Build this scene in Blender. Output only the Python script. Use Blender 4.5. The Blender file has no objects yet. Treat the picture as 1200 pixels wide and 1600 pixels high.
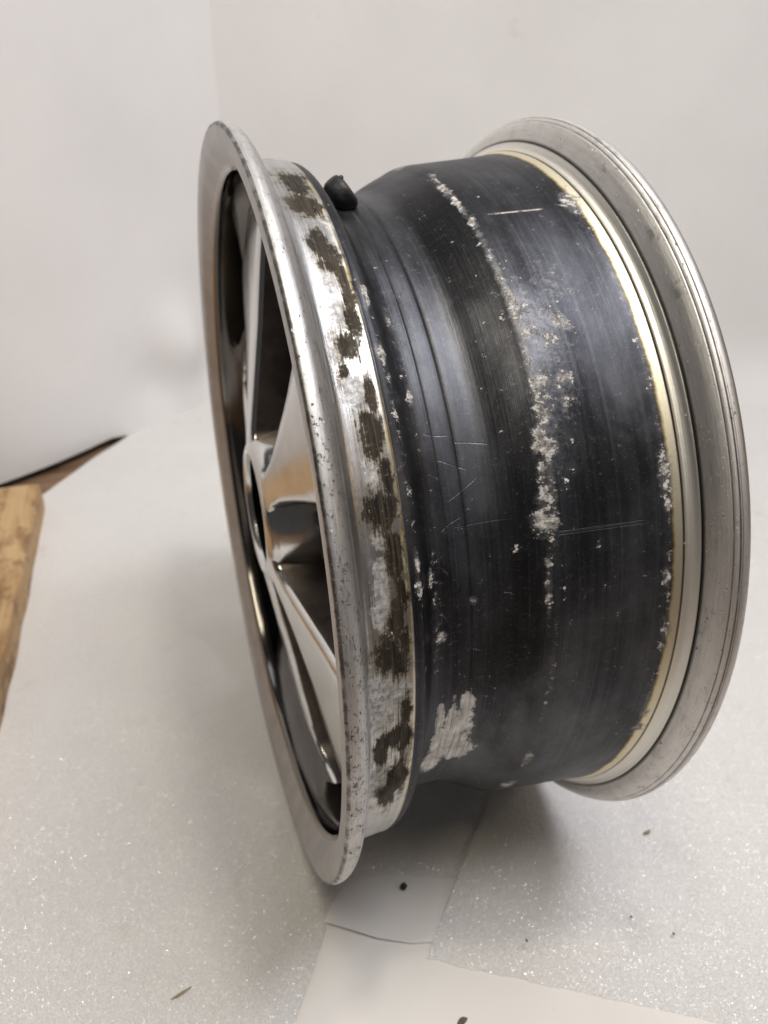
import bpy, bmesh, math, random
import numpy as np
from mathutils import Vector, Matrix, noise as mnoise

random.seed(4); np.random.seed(4)
scene = bpy.context.scene
col = scene.collection

# ------------------------------------------------------------------ camera
WZ = 0.195                      # height of the wheel axis above the foam
cam_d = bpy.data.cameras.new('camera')
cam = bpy.data.objects.new('camera', cam_d); col.objects.link(cam)
yaw, pitch, roll = 0.31895, 0.523597, 0.008409
fw = Vector((math.sin(yaw)*math.cos(pitch), math.cos(yaw)*math.cos(pitch), -math.sin(pitch)))
rt = Vector((math.cos(yaw), -math.sin(yaw), 0)); up = rt.cross(fw)
rt2 = rt*math.cos(roll) + up*math.sin(roll); up2 = -rt*math.sin(roll) + up*math.cos(roll)
M = Matrix((rt2, up2, -fw)).transposed().to_4x4()
M.translation = Vector((-0.05022, -0.38324, 0.21914 + WZ))
cam.matrix_world = M
cam_d.sensor_fit = 'VERTICAL'; cam_d.sensor_height = 36.0
cam_d.lens = 36*1224.72/1600
cam_d.clip_start = 0.01; cam_d.clip_end = 50
cam_d.dof.use_dof = True; cam_d.dof.focus_distance = 0.275; cam_d.dof.aperture_fstop = 12.0
scene.camera = cam

# ------------------------------------------------------------------ light of the room
world = bpy.data.worlds.new('World'); scene.world = world; world.use_nodes = True
bgn = world.node_tree.nodes['Background']
bgn.inputs[0].default_value = (0.99, 0.97, 0.97, 1); bgn.inputs[1].default_value = 0.07

def area(name, loc, target, sx, sy, power, color):
    l = bpy.data.lights.new(name, 'AREA'); l.shape = 'RECTANGLE'; l.size = sx; l.size_y = sy
    l.energy = power; l.color = color
    o = bpy.data.objects.new(name, l); col.objects.link(o); o.location = loc
    o.rotation_euler = (Vector(target)-Vector(loc)).to_track_quat('-Z', 'Y').to_euler()
    return o
area('ceiling_panel_lamp', (0.45, -0.44, 1.60), (0.15, 0.0, 0.0), 1.0, 0.36, 20.5, (0.965, 0.955, 1.0))
area('rear_ceiling_panel_lamp', (0.25, 0.42, 1.95), (0.1, -0.05, 0.0), 0.9, 0.35, 5.0, (0.96, 0.97, 1.0))
area('bench_lamp', (0.126, -0.21, 1.15), (0.1, 0.0, 0.1), 0.07, 0.07, 2.4, (1.0, 0.93, 0.80))
area('ceiling_tube_lamp', (-0.22, -0.50, 1.70), (-0.12, -0.10, 0.0), 0.22, 0.8, 8.5, (1.0, 0.89, 0.68))
area('warm_workshop_lamp', (1.0, -0.9, 1.0), (0.1, 0.0, 0.2), 0.16, 0.16, 1.4, (1.0, 0.72, 0.42))

scene.view_settings.view_transform = 'Standard'
scene.view_settings.look = 'None'
scene.view_settings.exposure = -0.45
scene.view_settings.gamma = 1.0
scene.render.engine = 'CYCLES'
scene.cycles.use_denoising = True
scene.cycles.sample_clamp_indirect = 6.0
scene.cycles.max_bounces = 8

# ------------------------------------------------------------------ node helpers
class X:
    """small wrapper so that shader maths can be written as expressions"""
    def __init__(s, nt, sock): s.nt, s.s = nt, sock
    def _m(s, op, *o):
        n = s.nt.nodes.new('ShaderNodeMath'); n.operation = op
        for i, v in enumerate((s,)+o):
            if isinstance(v, X): s.nt.links.new(v.s, n.inputs[i])
            else: n.inputs[i].default_value = v
        return X(s.nt, n.outputs[0])
    def __add__(s, o): return s._m('ADD', o)
    __radd__ = __add__
    def __sub__(s, o): return s._m('SUBTRACT', o)
    def __rsub__(s, o): return (s*-1.0) + o
    def __mul__(s, o): return s._m('MULTIPLY', o)
    __rmul__ = __mul__
    def __truediv__(s, o): return s._m('DIVIDE', o)
    def max(s, o): return s._m('MAXIMUM', o)
    def min(s, o): return s._m('MINIMUM', o)
    def abs(s): return s._m('ABSOLUTE')
    def pow(s, o): return s._m('POWER', o)
    def clamp(s): return s.max(0.0).min(1.0)
    def step(s, a, b):                       # smooth step from a to b
        n = s.nt.nodes.new('ShaderNodeMapRange'); n.interpolation_type = 'SMOOTHSTEP'
        s.nt.links.new(s.s, n.inputs[0])
        lo, hi, r0, r1 = (a, b, 0., 1.) if a <= b else (b, a, 1., 0.)
        n.inputs[1].default_value = lo; n.inputs[2].default_value = hi
        n.inputs[3].default_value = r0; n.inputs[4].default_value = r1
        return X(s.nt, n.outputs[0])
    def band(s, c, w, soft=0.0003):          # 1 inside |s-c|<w
        return (s - c).abs().step(w+soft, w)

class Mat:
    def __init__(s, name):
        s.m = bpy.data.materials.new(name); s.m.use_nodes = True
        s.nt = s.m.node_tree; s.b = s.nt.nodes['Principled BSDF']
        s.tc = s.nt.nodes.new('ShaderNodeTexCoord')
    def val(s, v):
        n = s.nt.nodes.new('ShaderNodeValue'); n.outputs[0].default_value = v; return X(s.nt, n.outputs[0])
    def obj(s):
        n = s.nt.nodes.new('ShaderNodeSeparateXYZ'); s.nt.links.new(s.tc.outputs['Object'], n.inputs[0])
        return [X(s.nt, n.outputs[i]) for i in range(3)]
    def vec(s, a, b, c=0.0):
        n = s.nt.nodes.new('ShaderNodeCombineXYZ')
        for i, v in enumerate((a, b, c)):
            if isinstance(v, X): s.nt.links.new(v.s, n.inputs[i])
            else: n.inputs[i].default_value = v
        return n.outputs[0]
    def noise(s, v, scale=1.0, detail=4.0, rough=0.55, dist=0.0):
        n = s.nt.nodes.new('ShaderNodeTexNoise'); n.inputs['Scale'].default_value = scale
        n.inputs['Detail'].default_value = detail; n.inputs['Roughness'].default_value = rough
        n.inputs['Distortion'].default_value = dist
        s.nt.links.new(v if not isinstance(v, X) else v.s, n.inputs['Vector'])
        return X(s.nt, n.outputs[0])
    def vor(s, v, scale, out='Distance', feat='F1', rnd=1.0):
        n = s.nt.nodes.new('ShaderNodeTexVoronoi'); n.feature = feat; n.inputs['Scale'].default_value = scale
        n.inputs['Randomness'].default_value = rnd
        s.nt.links.new(v, n.inputs['Vector']); return n.outputs[out]
    def attr(s, name):
        n = s.nt.nodes.new('ShaderNodeAttribute'); n.attribute_name = name
        return X(s.nt, n.outputs['Fac'])
    def mix(s, fac, a, b):
        n = s.nt.nodes.new('ShaderNodeMix'); n.data_type = 'RGBA'
        for sock, v in ((n.inputs[0], fac), (n.inputs[6], a), (n.inputs[7], b)):
            if isinstance(v, X): s.nt.links.new(v.s, sock)
            elif isinstance(v, tuple): sock.default_value = (*v, 1)
            elif isinstance(v, (int, float)): sock.default_value = v
            else: s.nt.links.new(v, sock)
        return n.outputs[2]
    def tint(s, c, k):                       # colour times scalar
        n = s.nt.nodes.new('ShaderNodeVectorMath'); n.operation = 'SCALE'
        if isinstance(c, tuple): n.inputs[0].default_value = c
        else: s.nt.links.new(c, n.inputs[0])
        s.nt.links.new(k.s, n.inputs['Scale']); return n.outputs[0]
    def set(s, name, v):
        i = s.b.inputs[name]
        if isinstance(v, X): s.nt.links.new(v.s, i)
        elif isinstance(v, tuple): i.default_value = (*v, 1)
        elif isinstance(v, (int, float)): i.default_value = v
        else: s.nt.links.new(v, i)
    def bump(s, h, strength=0.3, dist=0.001, normal=None):
        n = s.nt.nodes.new('ShaderNodeBump'); n.inputs['Strength'].default_value = strength
        n.inputs['Distance'].default_value = dist
        s.nt.links.new(h.s, n.inputs['Height'])
        if normal is not None: s.nt.links.new(normal, n.inputs['Normal'])
        s.nt.links.new(n.outputs[0], s.b.inputs['Normal']); return n.outputs[0]
    def tangent(s):
        n = s.nt.nodes.new('ShaderNodeTangent'); n.direction_type = 'RADIAL'; n.axis = 'X'
        s.nt.links.new(n.outputs[0], s.b.inputs['Tangent'])

def polar(m):
    """axial x, angle (deg, 0 towards the viewer's side, 90 up), arc length, and the 3-D noise vectors round the wheel"""
    x, y, z = m.obj()
    a = z._m('ARCTAN2', y*-1.0)
    return x, a*(180/math.pi), a*0.18

# ------------------------------------------------------------------ wear marks on the rim: (x, angle, half width, half angle)
DARK = [(0.0232,77.5,0.0055,3.36),(0.0222,70.8,0.0058,2.33),(0.022,62.9,0.0034,2.25),(0.0242,60.3,0.0039,2.29),(0.0282,56.5,0.0028,2.15),(0.0272,53.5,0.0021,1.95),(0.0222,47.0,0.0032,1.6),(0.0186,43.9,0.0014,0.6),(0.0244,35.9,0.0041,2.09),(0.0238,38.0,0.0024,0.71),(0.0227,27.6,0.0059,2.37),(0.0265,23.9,0.0032,1.38),(0.0259,21.1,0.0032,1.76),(0.0246,15.2,0.003,2.24),(0.0194,10.7,0.005,1.98),(0.025,8.8,0.0026,1.67),(0.025,-2.2,0.0051,2.05),(0.0168,-3.2,0.003,2.07),(0.025,-10.4,0.0044,3.61),(0.0269,2.1,0.002,2.0),(0.026,50,0.0022,2.0),(0.0265,41,0.0018,2.0),(0.027,31.5,0.002,2.2),(0.0275,18,0.002,2.5),(0.0275,12,0.0018,2.0),(0.021,-14,0.004,2.5),(0.022,100,0.005,5),(0.024,112,0.004,4)]
OXIDE = [(0.0232,74.0,0.0029,1.72),(0.0300,68.7,0.0047,3.24),(0.0226,56.6,0.0038,2.53),(0.0221,51.1,0.0049,2.18),(0.0209,41.0,0.0047,2.54),(0.0214,32.1,0.0029,2.03),(0.0214,24.9,0.0036,1.36),(0.0209,20.7,0.0036,1.39),(0.0195,16.5,0.0036,2.53),(0.0212,13.3,0.0025,1.14),(0.0163,6.4,0.0064,2.59),(0.0255,4.8,0.0035,2.77),(0.016,1.9,0.0052,1.94),(0.028,-5.9,0.0026,3.4),(0.0173,-9.9,0.0058,3.87),(0.018,47,0.004,1.8)]
CRUST = [(0.0925,84.2,0.0012,1.04),(0.091,79.2,0.0014,1.32),(0.0913,76.3,0.0016,1.17),(0.0915,73.4,0.0014,1.05),(0.0917,71.0,0.0012,0.97),(0.0924,67.6,0.0013,1.16),(0.0921,64.7,0.0012,0.58),(0.0918,60.0,0.0012,0.83),(0.0918,56.6,0.0012,0.59),(0.0924,54.0,0.0015,0.75),(0.0934,52.3,0.0022,1.13),(0.0932,50.3,0.0024,0.91),(0.0947,47.4,0.0019,0.53),(0.0924,43.5,0.0015,0.5),(0.1085,48.5,0.0029,0.91),(0.1117,47.6,0.0023,0.63),(0.0953,40.7,0.0035,0.82),(0.1043,40.6,0.0031,0.66),(0.0924,40.0,0.0015,1.21),(0.1025,37.4,0.0012,1.05),(0.0935,36.2,0.0029,0.8),(0.0912,33.9,0.0026,1.43),(0.0938,32.1,0.0033,1.03),(0.0899,29.4,0.0015,1.2),(0.0889,32.4,0.0013,0.8),(0.0902,25.8,0.0032,1.21),(0.0873,23.0,0.003,1.65),(0.091,22.9,0.0022,1.63),(0.089,17.5,0.0012,0.86),(0.089,14.4,0.0012,0.71),(0.089,12.6,0.0012,0.5),(0.1388,68.9,0.0034,2.58),(0.1389,26.4,0.0026,2.55),(0.1388,23.1,0.0013,1.21),(0.1382,13.5,0.0017,1.33),(0.1400,5.5,0.0016,1.21),(0.1396,2.9,0.0014,0.53),(0.14,-10.0,0.0015,0.76),(0.1405,-13.5,0.0021,0.87),(0.092,-18.6,0.0015,2.09),(0.0476,8.0,0.0021,0.93),(0.0345,21.1,0.0012,1.42),(0.0343,18.1,0.0012,1.09),(0.0339,54.0,0.0014,1.69),(0.0344,46.2,0.002,1.38),(0.0463,41.9,0.0012,1.38),(0.0615,12.7,0.0014,0.58),(0.0435,17.2,0.0012,1.32),(0.0452,53.7,0.0012,1.73),
         (.100,47,.010,8.0,.40),(.095,36,.006,9.0,.40),(.103,39,.006,4.0,.42),(.0345,40,.0022,22,.33),(.046,48,.0022,14,.32),(.0915,62,.0016,16,.36),(.139,40,.0016,45,.33),(.112,54,.012,5,.30),(.0918,76,.0013,9,.68),(.0924,54,.0014,12,.60),(.0920,34,.0022,12,.66),(.0892,15,.0012,6,.60),(.0900,25,.0024,5,.7),(.1393,25,.0012,6,.6),(.1393,8,.0010,8,.5),(.1395,-8,.0012,8,.5),(.0915,-2,.0016,12,.32),(.046,12,.0022,10,.33)]
BARE = [(.0495,-20,.0050,4.0),(.0555,-15.5,.0085,4.2),(.0575,-10.5,.0070,4.0),(.0610,-6.2,.0032,3.6),(.0490,-8,.0018,4.5),(.0545,-8,.0014,4.0),(.0625,-18.5,.0065,3.0),(.0505,-14,.0040,4.5)]

# ------------------------------------------------------------------ materials
def mat_barrel():
    m = Mat('worn_rim_barrel')
    x, a, s = polar(m)
    fine = m.noise(m.vec(x*1500., s*14.), 1, 3, .6)                 # turning marks
    lines = m.noise(m.vec(x*520., s*3.0), 1, 4, .65)
    bands = m.noise(m.vec(x*150., s*1.2), 1, 3, .5)
    mott = m.noise(m.vec(x*150., s*105.), 1, 8, .70)
    mott2 = m.noise(m.vec(x*420.+7., s*420.), 1, 6, .7)
    big = m.noise(m.vec(x*28.+3., s*24.), 1, 5, .6)
    strk = m.noise(m.vec(x*1000.+5., s*26.), 1, 5, .7)
    grit = m.noise(m.vec(x*300.+1., s*300.), 1, 10, .78)
    spk = m.noise(m.vec(x*1100., s*1100.), 1, 3, .6)
    # silver metal of the bead seats
    silver = m.mix(lines.step(.3, .75), (.47, .47, .475), (.60, .595, .595))
    silver = m.mix((mott.step(.50, .68)*.55), silver, (.36, .355, .355))
    silver = m.mix((strk.step(.55, .75)*.45), silver, (.28, .275, .275))
    silver = m.mix((spk.step(.70, .76)*.7), silver, (.12, .11, .10))
    r_silver = .25 + lines*.16 + mott.step(.5, .7)*.14
    # oxide and rubber residue on the front seat
    edge = (mott - .5)*1.9 + (strk - .5)*1.6 + (grit-.5)*1.2
    ox = (m.attr('oxide') + edge*.75).step(.42, .62)
    silver = m.mix(ox*.85, silver, m.mix((mott2*.5+grit*.5).step(.40, .60), (.20, .20, .205), (.68, .675, .67)))
    r_silver = r_silver + ox*.22
    rf = m.attr('residue') + edge*.8
    silver = m.mix(rf.step(.10, .50)*.55, silver, (.29, .255, .185))
    res = rf.step(.36, .64)
    res = res*(mott2.step(.74, .56)*.55 + .45)
    rescol = m.mix(strk.step(.35, .7), (.009, .008, .007), (.080, .063, .042))
    front = m.mix(res, silver, rescol)
    # yellowed line at the hump
    hl = x.band(.0296, .0005, .0006)*(mott.step(.58, .40))*.65
    front = m.mix(hl*.85, front, (.72, .62, .36))
    # dark coating of the well
    base = m.mix(bands.step(.3, .7), (.036, .037, .043), (.076, .079, .092))
    base = m.mix((lines.step(.48, .78)*.62), base, (.15, .155, .176))
    slope = x.band(.0825, .0045, .0055)
    base = m.mix(slope*.60, base, (.030, .029, .030))
    pale = x.band(.0675, .0045, .0025)*big.step(.35, .6)
    base = m.mix(pale*.3, base, (.14, .142, .155))
    worn = (big*.6 + mott*.4).step(.50, .66)
    base = m.mix(worn*(x.step(.095, .10))*.45, base, (.17, .175, .19))
    base = m.mix((strk.step(.50, .72)*.50), base, (.055, .055, .060))
    base = m.mix((fine.step(.55, .75)*.36), base, (.16, .165, .185))
    smoke = m.noise(m.vec(x*22.+9., s*11.), 1, 6, .62, .4)
    base = m.mix(smoke.step(.46, .66)*.50, base, (.185, .192, .215))
    base = m.mix(smoke.step(.50, .34)*.65, base, (.018, .018, .020))
    base = m.mix((grit.step(.54, .68)*.40), base, (.22, .222, .235))
    base = m.mix((spk.step(.62, .72)*.5), base, (.30, .30, .315))
    base = m.mix((mott2.step(.60, .75)*.5), base, (.020, .020, .022))
    # thin pale scratches running round and hair-like curls
    scr = (m.noise(m.vec(x*700., s*9.+4.), 1, 2, .5)).step(.70, .74)*mott.step(.42, .6)
    base = m.mix(scr*.30, base, (.36, .36, .37))
    def curl(x0, a0, dx, da, bend, w):
        t = (x - x0)/dx
        on = t.step(-.02, .06)*t.step(1.02, .9)
        d = (a - a0 - t*da - t*t*bend).abs()
        return d.step(w*1.3, w*.3)*on
    sc = None
    for args in ((.0485,36.6,.010,-1.2,.6,.10),(.052,33.0,.012,-2.2,.2,.10),(.0605,34.9,.013,-.4,-.5,.09),(.0475,31.2,.007,-.2,-2.4,.12),
                 (.0545,27.2,.013,2.2,.5,.09),(.0500,23.2,.009,2.4,-.8,.10),(.0490,60.8,.005,-5.5,1.,.14),(.0525,57.2,.006,3.2,0.,.13),
                 (.0460,18.4,.006,1.2,-3.,.1),(.0470,12.,.005,-2.,-1.,.12)):
        c = curl(*args); sc = c if sc is None else sc.max(c)
    base = m.mix(sc*grit.step(.46, .58)*.45, base, (.45, .44, .43))
    base = m.tint(base, m.val(.74))
    # weld seam polished bright, and two dull double lines
    weld = curl(.1005, 68.55, .025, -.38, 0., .17)*strk.step(.30, .50)*grit.step(.36, .5)
    base = m.mix(weld*.9, base, (.66, .60, .55))
    dul = curl(.0925, 21.60, .037, -.18, 0., .07).max(curl(.0925, 21.15, .037, -.18, 0., .07)).max(curl(.0555, 23.5, .022, .3, 0., .06))
    base = m.mix(dul*.7, base, (.012, .012, .012))
    dul2 = curl(.0925, 21.37, .034, -.18, 0., .07)
    base = m.mix(dul2*.5, base, (.17, .17, .18))
    # a patch rubbed down to bare metal in the well
    bare = (m.attr('bare') + edge*.62 + (grit-.5)*.8).step(.40, .54)
    bare = bare*(strk.step(.66, .48)*.75 + .25)
    base = m.mix(bare, base, m.mix(mott.step(.3, .7), (.42, .41, .40), (.78, .77, .76)))
    # rear seat: gold stain fading to silver
    wob = (m.noise(m.vec(x*0.+2., s*60.), 1, 5, .6) - .5)*.0032
    xr = x + wob
    rear = m.mix(lines.step(.3, .75), (.70, .68, .64), (.80, .78, .74))
    rear = m.mix(xr.step(.1482, .1402)*.80, rear, (.66, .56, .32))
    rear = m.mix((xr + (grit-.5)*.002).step(.1416, .1398), rear, (.12, .09, .045))
    rear = m.mix(x.band(.1446, .00022, .0003)*.85, rear, (.07, .06, .045))
    rear = m.mix(x.step(.1494, .1498)*(mott.step(.2, .35)*.3 + .7), rear, (.022, .020, .016))
    isdark = x.step(.0305, .0311)
    isrear = xr.step(.1393, .1402)
    c = m.mix(isdark, front, base)
    c = m.mix(isrear, c, rear)
    # corrosion crust
    cr = (m.attr('crust')*.92 + (grit-.5)*3.2 + (mott-.5)*2.2).step(.55, .64)
    crc = m.mix(grit.step(.46, .62), (.26, .245, .23), (.76, .735, .71))
    haze = (m.attr('crust')*1.3 + (grit-.5)*2.2).step(.25, .75)*.45*isdark
    c = m.mix(haze, c, (.26, .26, .265))
    c = m.mix(cr, c, crc)
    m.set('Base Color', c)
    met_front = (res*-.75 + 1.0)*(ox*-.45 + 1.0)
    met = met_front*(1.0-isdark) + isdark*(1.0-isrear)*(bare*.20 + .78) + isrear*.95
    m.set('Metallic', (met*(cr*-.85 + 1.0)).clamp())
    r_dark = .28 + bands*.10 + mott*.16
    rough = (r_silver + res*.12)*(1.0-isdark) + isdark*(1.0-isrear)*(r_dark+bare*.15) + isrear*(.36 + lines*.14)
    m.set('Roughness', (rough + cr*.35).clamp())
    m.set('Specular IOR Level', .2)
    m.set('Anisotropic', .55); m.tangent()
    h = fine*.35 + lines*.35 + strk*.35 + grit*.5*(1.0-res) + mott*.35*(isdark+ox*.6) + cr*2.2 + cr*spk*1.2 + res*.25 - sc*.4 - dul*.8 + weld*.6
    m.bump(h, .7, .00026)
    return m.m

def mat_flange(rear=False):
    m = Mat('rear_flange_metal' if rear else 'front_flange_metal')
    x, a, s = polar(m)
    y_, z_ = m.obj()[1:]
    rad = (y_*y_ + z_*z_).pow(.5)
    lines = m.noise(m.vec(x*1900., s*7., rad*1900.), 1, 5, .7)
    mott = m.noise(m.vec(x*160., s*130., rad*160.), 1, 7, .68)
    strk = m.noise(m.vec(x*1100., s*110., rad*1100.), 1, 4, .7)
    spk = m.noise(m.vec(x*800., s*650., rad*800.), 1, 4, .65)
    c = m.mix(lines.step(.3, .75), (.66, .64, .62) if rear else (.54, .535, .535), (.76, .74, .72) if rear else (.66, .65, .635))
    c = m.mix(mott.step(.48, .68)*(.22 if rear else .6), c, (.38, .37, .365))
    c = m.mix(strk.step(.50, .68)*(.25 if rear else .45), c, (.27, .265, .26))
    low = a.step(52., 18.)*a.step(-40., 0.)
    pit = (spk + (mott-.5)*.45 + (low*.055+.010 if not rear else 0.0)).step(.65, .70)
    c = m.mix(pit*.85, c, (.055, .05, .048))
    nick = (m.noise(m.vec(x*350.+9., s*160., rad*350.), 1, 3, .6)).step(.70, .73)
    c = m.mix(nick*.7, c, (.88, .87, .86))
    if rear:
        for x0, w, k in ((.1567, .00018, .65), (.1588, .00022, .75), (.1596, .00012, .5)):
            c = m.mix(x.band(x0, w, .0002)*(mott.step(.25, .5)*.6+.4)*k, c, (.06, .052, .045))
        st = (m.noise(m.vec(x*90., s*70.), 1, 6, .65) + a.band(64., 11., 14.)*.12 - .06).step(.60, .68)*x.band(.1565, .003, .0015)
        c = m.mix(st*.45, c, (.15, .14, .13))
        c = m.mix(x.step(.1509, .1503)*.9, c, (.03, .027, .022))
    else:
        edge = x.band(-.0004, .0004, .0004)*rad.step(.1932, .1940)
        c = m.mix(edge*(mott.step(.36, .58)*.6 + .1), c, (.075, .066, .058))
        st = (m.noise(m.vec(x*300.+2., s*95.), 1, 6, .7) + low*.08).step(.66, .72)
        c = m.mix(st*.7, c, (.09, .085, .08))
        c = m.mix(x.band(.0097, .00022, .0003)*.55, c, (.12, .115, .11))
    m.set('Base Color', c)
    m.set('Metallic', (1.0 - pit*.6))
    m.set('Roughness', ((.34 if rear else .32) + lines*.19 + mott*.14 + pit*.25))
    m.set('Anisotropic', .45); m.tangent()
    m.bump(lines*.6 + strk*.4 - pit*1.3 + nick*.6 + mott*.4, .6, .00026)
    return m.m

def mat_lipface():
    m = Mat('polished_lip_face')
    x, a, s = polar(m)
    y_, z_ = m.obj()[1:]
    rad = (y_*y_ + z_*z_).pow(.5)
    o = m.tc.outputs['Object']
    lines = m.noise(m.vec(x*700., rad*700.), 1, 3, .6)
    mott = m.noise(o, 60, 6, .6)
    c = m.mix(mott.step(.35, .7), (.46, .44, .425), (.55, .53, .515))
    c = m.mix(rad.step(.1757, .1753)*.92, c, (.15, .142, .135))
    c = m.mix(rad.band(.1762, .0004, .0006)*.7, c, (.30, .22, .12))
    spk = m.noise(o, 700, 3, .6).step(.69, .73)
    c = m.mix(spk*.6, c, (.06, .05, .045))
    m.set('Base Color', c); m.set('Metallic', 1.0)
    m.set('Roughness', (.07 + mott*.07 + rad.step(.1757, .178)*.28))
    m.set('Anisotropic', .3); m.tangent()
    m.bump(lines*.5 + mott*.3, .35, .0002)
    return m.m

def mat_spoke():
    m = Mat('polished_spoke_aluminium')
    o = m.tc.outputs['Object']
    mott = m.noise(o, 45, 6, .6); fine = m.noise(o, 420, 4, .6)
    c = m.mix(mott.step(.35, .7), (.68, .67, .655), (.78, .775, .76))
    c = m.mix(fine.step(.68, .75)*.5, c, (.12, .10, .09))
    m.set('Base Color', c); m.set('Metallic', 1.0)
    m.set('Roughness', (.09 + mott*.14 + fine*.05))
    m.bump(mott*.6 + fine*.2, .25, .0008)
    return m.m

def mat_spokeside():
    m = Mat('cast_spoke_flank')
    o = m.tc.outputs['Object']
    mott = m.noise(o, 55, 7, .65); fine = m.noise(o, 330, 5, .65)
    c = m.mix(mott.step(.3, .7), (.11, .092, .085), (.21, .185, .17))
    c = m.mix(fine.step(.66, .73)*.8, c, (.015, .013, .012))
    m.set('Base Color', c); m.set('Metallic', .8)
    m.set('Roughness', (.34 + mott*.2))
    m.bump(mott*.5 + fine*.5, .4, .0006)
    return m.m

def simple(name, c1, c2, scale, rough, metallic=0., bump=.2, dist=.0005, spec=.5):
    m = Mat(name); o = m.tc.outputs['Object']
    n = m.noise(o, scale, 6, .62)
    m.set('Base Color', m.mix(n.step(.3, .7), c1, c2)); m.set('Roughness', rough + n*.12)
    m.set('Metallic', metallic); m.b.inputs['Specular IOR Level'].default_value = spec
    m.bump(n, bump, dist); return m.m

def mat_foam(name, warm=0.0):
    m = Mat(name); o = m.tc.outputs['Object']
    big = m.noise(o, 9, 4, .55); mid = m.noise(o, 55, 5, .6)
    vd = X(m.nt, m.vor(o, 520, 'Distance')); vd2 = X(m.nt, m.vor(o, 900, 'Distance'))
    cellc = m.vor(o, 1450, 'Color'); vd = X(m.nt, m.vor(o, 1450, 'Distance'))
    n = m.nt.nodes.new('ShaderNodeSeparateColor'); m.nt.links.new(cellc, n.inputs[0])
    rx, ry, rz = [X(m.nt, n.outputs[i]) for i in range(3)]
    c = m.mix(big.step(.3, .7), (.90, .885, .87), (.93, .92, .91))
    c = m.mix(m.noise(o, 26, 6, .6).step(.60, .76)*.35, c, (.66, .62, .55))
    c = m.mix(m.noise(o, 300, 3, .5).step(.76, .79)*.5, c, (.40, .36, .30))
    m.set('Base Color', c)
    m.set('Roughness', .55); m.b.inputs['Specular IOR Level'].default_value = .35
    nb = m.bump(mid*1.2 + vd*.9 + vd2*.6 + m.noise(o, 210, 4, .6)*1.3 + big*2., .7, .0013)
    # glints: some cell walls are small clear facets turned at random angles
    geo = m.nt.nodes.new('ShaderNodeNewGeometry')
    off = m.vec((rx-.5)*1.0, (ry-.62)*1.0, 0.0)
    ad = m.nt.nodes.new('ShaderNodeVectorMath'); ad.operation = 'ADD'
    m.nt.links.new(geo.outputs['Normal'], ad.inputs[0]); m.nt.links.new(off, ad.inputs[1])
    no = m.nt.nodes.new('ShaderNodeVectorMath'); no.operation = 'NORMALIZE'; m.nt.links.new(ad.outputs[0], no.inputs[0])
    gl = m.nt.nodes.new('ShaderNodeBsdfGlossy'); gl.inputs['Roughness'].default_value = .17
    gl.inputs['Color'].default_value = (1, .99, .97, 1)
    m.nt.links.new(no.outputs[0], gl.inputs['Normal'])
    ms = m.nt.nodes.new('ShaderNodeMixShader')
    fac = rz.step(.30, .36)*vd.step(.60, .35)*.09
    m.nt.links.new(fac.s, ms.inputs[0]); m.nt.links.new(m.b.outputs[0], ms.inputs[1]); m.nt.links.new(gl.outputs[0], ms.inputs[2])
    out = m.nt.nodes['Material Output']; m.nt.links.new(ms.outputs[0], out.inputs[0])
    return m.m

def mat_paper(name, c1, c2):
    m = Mat(name); o = m.tc.outputs['Object']
    big = m.noise(o, 6, 5, .6); fine = m.noise(o, 260, 4, .6)
    c = m.mix(big.step(.3, .72), c1, c2)
    c = m.mix(m.noise(o, 22, 6, .65).step(.64, .78)*.30, c, (.60, .53, .42))
    c = m.mix(m.noise(o, 190, 3, .5).step(.77, .79)*.5, c, (.30, .26, .2))
    m.set('Base Color', c); m.set('Roughness', .72); m.b.inputs['Specular IOR Level'].default_value = .25
    m.bump(big*6. + fine*.25, .35, .0012); return m.m

def mat_wood(name, c1, c2, c3, along):
    m = Mat(name); x, y, z = m.obj()
    u, v = (y, x) if along == 'y' else (x, y)
    grain = m.noise(m.vec(u*14., v*220., z*220.), 1, 5, .6, .6)
    ring = m.noise(m.vec(u*5., v*60., z*60.), 1, 4, .6, 1.2)
    stain = m.noise(m.vec(u*24., v*34., z*34.), 1, 7, .68)
    c = m.mix(ring.step(.32, .68), c1, c2)
    c = m.mix(grain.step(.52, .75)*.5, c, c3)
    c = m.mix(stain.step(.47, .66)*.75, c, (c3[0]*.85, c3[1]*.72, c3[2]*.6))
    c = m.mix(m.noise(m.vec(u*70., v*120., z*120.), 1, 3, .5).step(.69, .73)*.85, c, (.02, .014, .01))
    m.set('Base Color', c); m.set('Roughness', .62); m.bump(grain*.6+ring*.5+stain*.4, .5, .0012); return m.m

M_BARREL = mat_barrel(); M_FL = mat_flange(); M_RF = mat_flange(True); M_LIP = mat_lipface()
M_SPOKE = mat_spoke(); M_FLANK = mat_spokeside()
M_BLACK = simple('black_inner_paint', (.002, .002, .002), (.005, .0045, .0045), 60, .8, spec=.08)
M_RUBBER = simple('black_rubber', (.008, .008, .009), (.022, .021, .022), 220, .42, 0, .7, .0008)
M_FOAM = mat_foam('packing_foam'); M_FOAM2 = mat_foam('packing_foam_upper')
M_PAPER = mat_paper('cream_paper', (.80, .775, .735), (.85, .83, .80))
M_PAPER2 = mat_paper('white_paper', (.80, .785, .755), (.84, .825, .80))
M_WALL = mat_paper('backdrop_paper', (.81, .80, .80), (.85, .84, .84))
M_WALL2 = mat_paper('backdrop_paper_side', (.82, .81, .815), (.86, .85, .855))
M_TABLE = mat_wood('bench_wood', (.19, .115, .065), (.27, .17, .10), (.10, .058, .032), 'x')
M_BLOCK = mat_wood('pale_pine', (.40, .235, .10), (.58, .40, .205), (.20, .095, .035), 'y')
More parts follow.
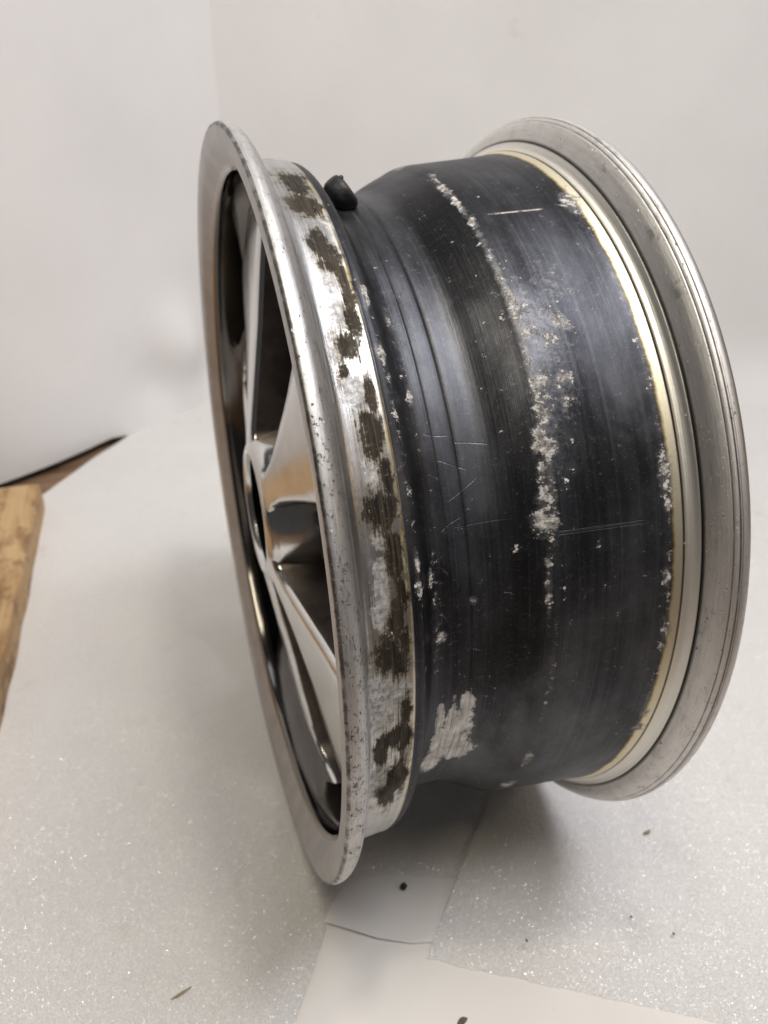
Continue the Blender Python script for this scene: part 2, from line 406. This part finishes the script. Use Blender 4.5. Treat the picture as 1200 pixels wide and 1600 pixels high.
M_CRUMB = simple('dark_crumb', (.012, .014, .014), (.03, .034, .03), 300, .6)
M_TANBIT = simple('tan_bit', (.30, .24, .14), (.42, .34, .2), 300, .7)
M_DKBIT = simple('grey_green_bit', (.09, .09, .06), (.17, .16, .10), 600, .8)

# ------------------------------------------------------------------ object helpers
def link(name, me, mats, parent=None, smooth=True, sharp=None):
    for mt in (mats if isinstance(mats, (list, tuple)) else [mats]): me.materials.append(mt)
    if smooth: me.polygons.foreach_set('use_smooth', [True]*len(me.polygons))
    me.update()
    if sharp: me.set_sharp_from_angle(angle=math.radians(sharp))
    o = bpy.data.objects.new(name, me); col.objects.link(o)
    if parent is not None: o.parent = parent
    return o
def tag(o, label, cat, group=None):
    o['label'] = label; o['category'] = cat
    if group: o['group'] = group
    return o
def structure(o, label=None):
    o['kind'] = 'structure'
    if label: o['label'] = label
    return o

def resample(prof, step):
    out = [prof[0]]
    for p, q in zip(prof, prof[1:]):
        n = max(1, int(math.ceil(math.dist(p, q)/step)))
        out += [(p[0]+(q[0]-p[0])*i/n, p[1]+(q[1]-p[1])*i/n) for i in range(1, n+1)]
    return out
def smooth_prof(prof, step):
    """centripetal Catmull-Rom through the profile points"""
    P = [np.array(p) for p in prof]; P = [2*P[0]-P[1]] + P + [2*P[-1]-P[-2]]
    out = []
    for i in range(1, len(P)-2):
        p0, p1, p2, p3 = P[i-1:i+3]
        t0 = 0; t1 = t0+np.linalg.norm(p1-p0)**.5; t2 = t1+np.linalg.norm(p2-p1)**.5; t3 = t2+np.linalg.norm(p3-p2)**.5
        n = max(1, int(math.ceil(np.linalg.norm(p2-p1)/step)))
        for k in range(n):
            t = t1+(t2-t1)*k/n
            a1 = (t1-t)/(t1-t0)*p0+(t-t0)/(t1-t0)*p1; a2 = (t2-t)/(t2-t1)*p1+(t-t1)/(t2-t1)*p2; a3 = (t3-t)/(t3-t2)*p2+(t-t2)/(t3-t2)*p3
            b1 = (t2-t)/(t2-t0)*a1+(t-t0)/(t2-t0)*a2; b2 = (t3-t)/(t3-t1)*a2+(t-t1)/(t3-t1)*a3
            out.append(tuple((t2-t)/(t2-t1)*b1+(t-t1)/(t2-t1)*b2))
    out.append(tuple(prof[-1])); return out

def lathe(prof, nseg, flip=False):
    """revolve (x, r) about the X axis; angle 0 looks to -Y, 90 up"""
    pr = np.array(prof); n = len(pr)
    a = np.linspace(-math.pi, math.pi, nseg, endpoint=False)
    co = np.empty((nseg, n, 3)); co[..., 0] = pr[None, :, 0]
    co[..., 1] = -np.cos(a)[:, None]*pr[None, :, 1]; co[..., 2] = np.sin(a)[:, None]*pr[None, :, 1]
    i = np.arange(nseg)[:, None]; j = np.arange(n-1)[None, :]
    v00 = i*n+j; v01 = i*n+j+1; v10 = ((i+1) % nseg)*n+j; v11 = v10+1
    f = np.stack([v00, v10, v11, v01] if flip else [v00, v01, v11, v10], -1).reshape(-1, 4)
    me = bpy.data.meshes.new('lathe')
    me.from_pydata(co.reshape(-1, 3).tolist(), [], f.tolist())
    return me, a, pr

# ------------------------------------------------------------------ setting
def ngrid(name, fn, nu, nv, mat, thick=0.0, kind=None):
    vs = []; fs = []
    for k in ((0, 1) if thick else (0,)):
        for i in range(nu+1):
            for j in range(nv+1):
                p = Vector(fn(i/nu, j/nv)); vs.append(p - Vector((0, 0, thick*k*(.2 if i in (0, nu) or j in (0, nv) else 1.))))
    W = nv+1; N = (nu+1)*W
    for i in range(nu):
        for j in range(nv):
            q = [i*W+j, (i+1)*W+j, (i+1)*W+j+1, i*W+j+1]
            fs.append(q)
            if thick: fs.append([N+k for k in reversed(q)])
    if thick:
        for i in range(nu):
            fs.append([i*W, N+i*W, N+(i+1)*W, (i+1)*W]); a = i*W+nv; b = (i+1)*W+nv; fs.append([a, b, N+b, N+a])
        for j in range(nv):
            fs.append([j, j+1, N+j+1, N+j]); a = nu*W+j; fs.append([a, N+a, N+a+1, a+1])
    me = bpy.data.meshes.new(name); me.from_pydata([tuple(v) for v in vs], [], fs)
    bm = bmesh.new(); bm.from_mesh(me); bmesh.ops.recalc_face_normals(bm, faces=bm.faces); bm.to_mesh(me); bm.free()
    return link(name, me, mat, sharp=50)
def nz(x, y, f, amp, seed=0.0): return mnoise.noise(Vector((x*f+seed, y*f-seed, seed)))*amp

table = ngrid('table_top', lambda u, v: (-.9+2.6*u, -.8+2.2*v, -.0075), 4, 4, M_TABLE); structure(table, 'brown wooden bench top under the foam')

def interp(x, pts):
    return float(np.interp(x, [p[0] for p in pts], [p[1] for p in pts]))
FRONT = [(-.60, -.27), (-.10, -.27), (-.062, -.232), (-.025, -.171), (.003, -.126), (.010, -.113), (.022, -.1025), (.048, -.1055), (.085, -.121), (.16, -.14), (.9, -.30)]
LEFTB = [(-.60, -.10), (-.167, .449), (-.121, .517), (-.074, .579), (.031, .736), (.5, 1.2), (1.4, 1.3)]
def base_foam(u, v):
    # columns finer near the wheel
    x = (-.255 + .155*(u/.2) if u < .2 else (-.1 + .35*((u-.2)/.6) if u < .8 else .25 + .9*((u-.8)/.2)))
    y0 = interp(x, FRONT) + nz(x, 0, 60, .0008); y1 = interp(x, LEFTB) + nz(x, 3, 30, .003)
    if x > .1: y1 = max(.80 - (x-.1)*.36, .30)
    else: y1 = min(y1, .80)
    y = y0 + (y1-y0)*v
    z = nz(x, y, 7, .0006, 2.) + nz(x, y, 40, .00025, 5.)
    d = math.hypot(x-.08, y)
    z *= min(1., max(0., (d-.08)/.15))
    if v < .004: z -= .0026
    return (x, y, z - .0004)
fo = ngrid('foam_sheet', base_foam, 120, 90, M_FOAM, .0022)
tag(fo, 'large white packing foam sheet lying under the wheel and out to the wood block', 'foam sheet')

c0 = Vector((.0500, -.1590, 0)); A = Vector((.669, .743, 0)); B = Vector((.864, -.503, 0))
def top_foam(u, v):
    uu = u*.855; vv = v**1.3*.75; uu = u**1.25*.855
    p = c0 + A*uu + B*vv
    e = (nz(vv, 0, 70, .0012) + nz(vv, 4, 350, .0009)) if u < .005 else 0; e2 = nz(uu, 9, 70, .001) if v < .02 else 0
    p = p + A*e + B*e2
    z = .0024 + nz(p.x, p.y, 9, .0006, 3.) + nz(p.x, p.y, 45, .0002, 8.)
    lift = max(0., 1-uu/.09)
    z -= .0060*min(1., max(0., 1-uu/.065))**1.5
    return (p.x, p.y, z)
f2 = ngrid('foam_sheet', top_foam, 110, 170, M_FOAM2, .0018)
tag(f2, 'sparkling white foam sheet with cut corner in front of the rear flange', 'foam sheet')

def paper_low(u, v):
    x = -.14 + .62*u; y = -.40 + .315*v
    return (x, y, -.0040 + nz(x, y, 10, .0006, 4.))
pl = ngrid('paper_sheet', paper_low, 50, 40, M_PAPER)
tag(pl, 'cream paper sheet showing at the bottom edge between the two foam sheets', 'paper')
def paper_up(u, v):
    # curved lower edge seen between the foam sheets
    x = -.02 + .13*u
    yl = interp(x, [(-.02, -.107), (.005, -.1245), (.028, -.141), (.045, -.149), (.066, -.154), (.11, -.168)])
    y = yl + (.0-yl)*v*.55
    return (x, y, -.0030 + .0012*max(0, 1-v*4)*(.2+max(0., math.sin((x+.005)*60.))) + nz(x, y, 14, .0003, 6.))
pu = ngrid('paper_sheet', paper_up, 40, 24, M_PAPER2, .0003)
tag(pu, 'small white paper flap with curved front edge just below the front flange', 'paper')

# backdrop sheets
CX, CY = .095, .735
def wall_left(u, v):
    t = -.62 + 1.0*u*.62/.62 if False else u
    x0, y0 = -.56, .215; L = Vector((CX-x0, CY-y0, 0)); d = L.normalized(); n = Vector((-d.y, d.x, 0))
    s = L.length*u; z = .0035 - .011*min(1., max(0., (u-.70)/.06)) + .95*v
    bulge = .012*math.sin(u*7.)*(1-v)**2 + nz(s, z, 5, .010, 1.)*(1-.3*v)
    edge = max(0., (u-.93)/.07)
    p = Vector((x0, y0, 0)) + d*s + n*(bulge*(1-edge) - .012*math.exp(-z/.03)*0)
    # soft crease near the foot, by the corner
    p += n*(-.030*math.exp(-((u-.86)/.05)**2)*math.exp(-((z-.085)/.045)**2) + .012*math.exp(-((u-.80)/.04)**2)*math.exp(-((z-.05)/.04)**2))
    k = min(1., max(0., (u-.68)/.14)); k = k*k*(3-2*k)
    p -= n*(.018*k*max(0., 1-max(0., z)/.13)**2.4)
    zz = z + .003*math.sin(u*9)*(1-v)*max(0., 1-u/.7)
    return (p.x, p.y, zz)
wl = ngrid('backdrop_sheet', wall_left, 90, 60, M_WALL2)
tag(wl, 'white backdrop sheet standing at the left behind the wood block', 'backdrop')
def wall_back(u, v):
    x1, y1 = 1.30, .235
    d = Vector((x1-CX, y1-CY, 0)); L = d.length; d.normalize(); n = Vector((-d.y, d.x, 0))
    s = L*u; z = 1.0*v - .003
    foot = .045*max(0., 1-z/.10)**2.2             # the sheet curls out at its foot
    corner = .02*max(0., 1-s/.05)**2
    p = Vector((CX, CY, 0)) + d*s - n*(foot*min(1, s/.1) - nz(s, z, 3.2, .010, 7.)*min(1, s/.1)) + d*corner*(0)
    p -= d*.03*(1-min(1., s/.2))
    return (p.x, p.y, z)
wb = ngrid('backdrop_sheet', wall_back, 90, 60, M_WALL)
tag(wb, 'pale grey-white backdrop sheet behind the top of the wheel', 'backdrop')

# pale strip of paper curling at the foot of the left sheet
def strip(u, v):
    a0 = Vector((-.0760, .560, 0)); a1 = Vector((.13, .70, 0))
    b0 = Vector((-.0800, .640, 0)); b1 = Vector((.06, .76, 0))
    p = (a0.lerp(a1, u)).lerp(b0.lerp(b1, u), v)
    return (p.x, p.y, -.0040 + .0005*math.sin(u*6) )
st = ngrid('paper_strip', strip, 16, 10, M_WALL)
tag(st, 'pale paper strip at the foot of the left backdrop beside the bare bench', 'paper')

# wood block at the left
def block():
    n = 44; vs = []; fs = []
    H = .027
    ring = []
    for i in range(n+1):
        t = i/n; y = .421 - .47*t
        xr = interp(-y, [(-.421, -.165), (-.222, -.173), (-.084, -.181), (.06, -.189)]) + nz(y, 0, 22, .0022) + nz(y, 1, 90, .0007)
        xl = xr - .19
        b = .0024
        e = nz(y, 5, 30, .0012)
        pts = [(xl, -.0005), (xr - .0004, -.0005), (xr+nz(y, 2, 60, .0006), H*.5), (xr-.0003+e*.3, H-b), (xr-b*.35+e*.5, H-b*.35), (xr-b+e, H), (xr-.02, H+nz(y, 3, 20, .0006)), (xr-.06, H+nz(y, 4, 14, .0008)), (xl, H)]
        if i == 0:
            pts = [(px_-.0012 if px_ > xl+.1 else px_, pz_ - (.0014 if pz_ > H*.8 else 0)) for px_, pz_ in pts]
        ring.append([(p[0], y - (.0 if i else 0), p[1]) for p in pts])
    k = len(ring[0])
    for r in ring: vs += r
    for i in range(n):
        for j in range(k):
            fs.append([i*k+j, i*k+(j+1) % k, (i+1)*k+(j+1) % k, (i+1)*k+j])
    fs.append(list(range(k))); fs.append([n*k+j for j in reversed(range(k))])
    me = bpy.data.meshes.new('block'); me.from_pydata(vs, [], fs)
    bm = bmesh.new(); bm.from_mesh(me); bmesh.ops.recalc_face_normals(bm, faces=bm.faces); bm.to_mesh(me); bm.free()
    return link('wood_block', me, M_BLOCK, sharp=40)
tag(block(), 'rough pale brown wood block at the left edge on the foam', 'wood block')

# ------------------------------------------------------------------ the wheel
wheel = bpy.data.objects.new('alloy_wheel', None); col.objects.link(wheel)
wheel.empty_display_size = .1
wheel.location = (0, 0, WZ)
tag(wheel, 'worn five-spoke alloy wheel standing on its flanges with a scuffed dark barrel', 'wheel')

NS = 900
lipface = [(.0325, .1750), (.016, .1746), (.0090, .1742), (.0072, .1746), (.0064, .1755), (.0056, .1768), (.0022, .1812), (.0008, .1832), (-.0001, .1846), (-.0007, .1862), (-.0010, .1890), (-.0011, .1920), (-.0010, .1934)]
flange = [(-.0010, .1934), (-.0009, .1942), (-.0005, .1948), (.0004, .1952), (.0018, .1954), (.0038, .1951), (.0057, .1942), (.0077, .1922), (.0090, .1894), (.0096, .1866), (.0099, .1858)]
barrel = [(.0099, .1858), (.0102, .1849), (.0107, .1840), (.0113, .1822), (.0122, .1808), (.0140, .1799), (.018, .1794), (.026, .1786), (.0288, .1783), (.0295, .1785), (.0302, .1781), (.0312, .1777), (.034, .1772), (.0353, .1764), (.0363, .1750), (.038, .1715), (.040, .1670), (.043, .1637), (.047, .162),
          (.052, .1617), (.0526, .1613), (.0535, .1616), (.060, .1617), (.0606, .1613), (.0614, .1617), (.068, .1622), (.0725, .1635), (.078, .1665), (.084, .1695), (.089, .1718), (.092, .1734), (.095, .1742), (.098, .1746), (.11, .1756), (.125, .1768), (.137, .1780), (.1400, .1784), (.142, .1789), (.1443, .1797), (.1446, .1794), (.1449, .1799), (.147, .1810), (.1486, .1824), (.1494, .1836), (.1498, .1838), (.1502, .1839)]
rear_fl = [(.1502, .1839), (.1508, .1853), (.1520, .1880), (.1535, .1903), (.1555, .1924), (.1566, .1933), (.1568, .1932), (.1571, .1936), (.1586, .1946), (.1588, .1945), (.1591, .1948), (.1605, .1952), (.1625, .1950), (.1640, .1940), (.1648, .1922), (.1646, .1900), (.1625, .1840), (.160, .1780)]
inner = [(.160, .1780), (.150, .1745), (.12, .1712), (.100, .1702), (.085, .1655), (.075, .1600), (.068, .1578), (.046, .1578), (.041, .1600), (.0385, .1640), (.0350, .1700), (.0325, .1750)]

me, an, pr = lathe(lipface, NS, True); lip = link('front_lip', me, M_LIP, wheel, sharp=28)
me, an, pr = lathe(smooth_prof(flange, .0006), NS, True); link('front_flange', me, M_FL, wheel, sharp=45)

bp = smooth_prof(barrel, .0012)
me, an, pr = lathe(bp, NS, True)
deg = np.degrees(an)
def field(patches, soft=1.25):
    F = np.zeros((len(deg), len(pr)))
    for x0, a0, sx, sa, *k in patches:
        d = ((pr[None, :, 0]-x0)/(sx*soft))**2 + ((deg[:, None]-a0)/(sa*soft))**2
        F = np.maximum(F, np.exp(-d*1.1)*(k[0] if k else 1.))
    return F.reshape(-1).astype(np.float32)
# on the side away from the viewer the same kind of wear goes on
rng = random.Random(11)
def more(p, n, a_lo, a_hi, xs, sx, sa):
    return p + [(rng.choice(xs)+rng.uniform(-.001, .001), rng.uniform(a_lo, a_hi), rng.uniform(.7, 1.3)*sx, rng.uniform(.6, 1.6)*sa) for _ in range(n)]
far = lambda n, xs, sx, sa, p: more(more(p, n, 95, 178, xs, sx, sa), n, -178, -25, xs, sx, sa)
for nm, p, sf in (('residue', far(14, [.022, .025, .027], .004, 2.5, DARK), 1.55), ('oxide', far(10, [.018, .022], .004, 2.5, OXIDE), 1.4),
              ('crust', far(22, [.0915, .093, .139], .0018, 1.2, CRUST), 1.25), ('bare', BARE, 1.2)):
    at = me.attributes.new(nm, 'FLOAT', 'POINT'); at.data.foreach_set('value', field(p, sf))
link('barrel', me, M_BARREL, wheel, sharp=60)
me, an, pr = lathe(smooth_prof(rear_fl, .0006), NS, True); link('rear_flange', me, M_RF, wheel, sharp=60)
me, an, pr = lathe(smooth_prof(inner, .004), 180, True); link('inner_barrel', me, M_BLACK, wheel)

# hub: a ring with an open bore, thick behind
hubp = [(.034, .0300), (.0035, .0316), (.0012, .0322), (.0002, .0330), (.0000, .0340), (.0006, .0362), (.0022, .0392), (.0050, .0412), (.010, .0425), (.026, .0450), (.034, .0455), (.034, .0300)]
me, an, pr = lathe(smooth_prof(hubp[1:-1], .0012), 160, True); hub = link('hub', me, M_SPOKE, wheel)
me, an, pr = lathe([(.0330, .0001), (.0330, .012), (.0325, .0122), (.0325, .0300), (.012, .0312), (.0035, .0316)], 96, True); link('hub_bore', me, M_BLACK, hub)
me, an, pr = lathe([(.0345, .0456), (.0345, .0001)], 64, True); link('hub_back', me, M_BLACK, hub)

LO = [(.034, 10), (.038, 22), (.043, 28), (.055, 29.5), (.08, 28.5), (.10, 27.5), (.13, 26), (.148, 25.5), (.160, 24), (.168, 21), (.1745, 16)]
UP = [(.034, 72), (.038, 60), (.043, 53), (.055, 53), (.08, 56.5), (.10, 58.5), (.13, 61), (.148, 62), (.160, 63.5), (.168, 66.5), (.1745, 72)]
def spoke(rot):
    rs = list(np.linspace(.034, .060, 12)) + list(np.linspace(.066, .142, 14)) + list(np.linspace(.146, .1745, 16))
    cs = []
    for r in rs:
        lo, hi = interp(r, LO), interp(r, UP)
        w = math.radians(hi-lo)*r                     # metres across
        mid = lo + (hi-lo)*.47
        xf = interp(r, [(.034, .0010), (.036, .0012), (.060, .0056), (.10, .0122), (.13, .0160), (.148, .0186), (.160, .0212), (.168, .0238), (.1745, .0256)])
        blend = min(1., max(0., (r-.038)/.03))*min(1., max(0., (.174-r)/.022))
        lift = .0003*blend
        dep = .0155 + .006*max(0, 1-(r-.034)/.03)
        xm = interp(r, [(.034, .062), (.148, .062), (.152, .040), (.164, .0365), (.170, .0335), (.1745, .0315)])
        dep = max(.0012, min(dep, xm - xf - .0006)); bk = min(xf + dep + .006, xm)
        e = min(.0022, w*.08)
        ea = math.degrees(e/r)
        sec = [(lo-.6, bk), (lo-.5, xf+dep), (lo-.2, xf+dep*.5), (lo, xf+min(.0030, dep*.4)), (lo+ea*.25, xf+min(.0012, dep*.2)), (lo+ea, xf+.0002)]
        for k in (.25, .5, .75): sec.append((lo+ea+(mid-lo-ea)*k, xf - lift*k))
        sec += [(mid-ea*.5, xf-lift*.965), (mid+ea*.5, xf-lift*.965)]
        for k in (.75, .5, .25): sec.append((hi-ea+(mid-hi+ea)*k, xf - lift*k))
        sec += [(hi-ea, xf+.0002), (hi-ea*.25, xf+min(.0012, dep*.2)), (hi, xf+min(.0030, dep*.4)), (hi+.2, xf+dep*.5), (hi+.5, xf+dep), (hi+.6, bk)]
        cs.append([(x, -r*math.cos(math.radians(t+rot)), r*math.sin(math.radians(t+rot))) for t, x in sec])
    k = len(cs[0]); vs = [p for c in cs for p in c]; fs = []; mi = []
    for i in range(len(cs)-1):
        for j in range(k-1):
            fs.append([i*k+j, (i+1)*k+j, (i+1)*k+j+1, i*k+j+1]); mi.append(1 if j < 3 or j > k-5 else 0)
        fs.append([i*k+k-1, (i+1)*k+k-1, (i+1)*k, i*k]); mi.append(1)
    me = bpy.data.meshes.new('spoke'); me.from_pydata(vs, [], fs)
    me.polygons.foreach_set('material_index', mi)
    bm = bmesh.new(); bm.from_mesh(me); bmesh.ops.recalc_face_normals(bm, faces=bm.faces); bm.to_mesh(me); bm.free()
    return link('spoke', me, [M_SPOKE, M_FLANK], wheel, sharp=50)
for i in range(5): spoke(72*i + 2.0)

# rubber valve foot, in the slope beside the front bead seat
def valve():
    prof = [(-.012, .0001), (-.012, .0052), (-.005, .0056), (-.0030, .0066), (-.001, .0078), (.0005, .0083), (.0040, .0083), (.0056, .0079), (.0066, .0068), (.0070, .0052), (.0067, .0040), (.0060, .0036), (.0060, .0001)]
    me, _, _ = lathe(smooth_prof(prof, .0007), 40, True)
    o = link('valve_stem', me, M_RUBBER, wheel)
    a = math.radians(84.0); rad = Vector((0, -math.cos(a), math.sin(a)))
    ax = (Vector((1, 0, 0))*.80 + rad*.60).normalized()
    o.rotation_mode = 'QUATERNION'; o.rotation_quaternion = Vector((1, 0, 0)).rotation_difference(ax)
    o.location = Vector((.0470, 0, 0)) + rad*.1655
    # moulding nib on the rim of the foot
    bm = bmesh.new(); bmesh.ops.create_icosphere(bm, subdivisions=2, radius=.0011)
    for v in bm.verts: v.co += v.normal*nz(v.co.x*900, v.co.y*900, 1, .0003); v.co.x *= 1.4
    m2 = bpy.data.meshes.new('nib'); bm.to_mesh(m2); bm.free()
    nib = link('moulding_nib', m2, M_RUBBER, o); nib.location = (.0062, -.002, .0062)
valve()

# ------------------------------------------------------------------ crumbs on the sheets
def bit(name, loc, size, mat, label, group=None, seed=0, stretch=(1, 1, 1), rz=0.):
    bm = bmesh.new(); bmesh.ops.create_icosphere(bm, subdivisions=2, radius=size)
    for v in bm.verts:
        k = 1 + mnoise.noise(v.co/size*1.3 + Vector((seed*3.7, seed, 0)))*.55
        v.co = Vector((v.co.x*k*stretch[0], v.co.y*k*stretch[1], v.co.z*k*stretch[2]))
    zmin = min(v.co.z for v in bm.verts)
    for v in bm.verts: v.co.z -= zmin
    me = bpy.data.meshes.new(name); bm.to_mesh(me); bm.free()
    o = link(name, me, mat); o.location = loc; o.rotation_euler = (0, 0, rz)
    return tag(o, label, 'crumb', group)
for nm, (bx, by), z, sz, mt, lb, sd, stc, rz in (
    ('rubber_crumb', (0.0515, -0.1166), -.0026, .0020, M_CRUMB, 'round black crumb on the small paper flap', 1, (1, 1, .9), 0),
    ('dirt_crumb', (0.0559, -0.1939), -.0050, .0020, M_DKBIT, 'grey-green dirt crumb on the cream paper at the bottom edge', 2, (1.6, .8, .6), .3),
    ('wood_splinter', (-0.0767, -0.1394), .0, .0011, M_TANBIT, 'thin brown splinter on the foam at the lower left', 3, (4.2, .7, .5), .3),
    ('foam_fleck', (0.2056, -0.1306), .0028, .0014, M_TANBIT, 'tan fleck on the foam below the rear flange', 4, (1.8, .8, .5), .1),
    ('dirt_crumb', (0.1810, -0.1911), .0032, .0008, M_CRUMB, 'tiny dark crumb on the foam at the right, right of its twin', 5, (1, 1, .7), 0),
    ('dirt_crumb', (0.1647, -0.1754), .0032, .0006, M_CRUMB, 'tiny dark crumb on the foam at the right, left of its twin', 6, (1, 1, .7), 0),
    ('dirt_crumb', (0.1024, -0.1711), .0055, .0006, M_CRUMB, 'tiny dark crumb near the front edge of the sparkling foam sheet', 7, (1, 1.4, .7), 0),
    ('dirt_crumb', (0.0475, -0.1700), -.0050, .0008, M_CRUMB, 'tiny dark crumb on cream paper below the cut corner of the foam', 8, (1.2, 1, .7), 0)):
    bit(nm, (bx, by, z), sz, mt, lb, None, sd, stc, rz)
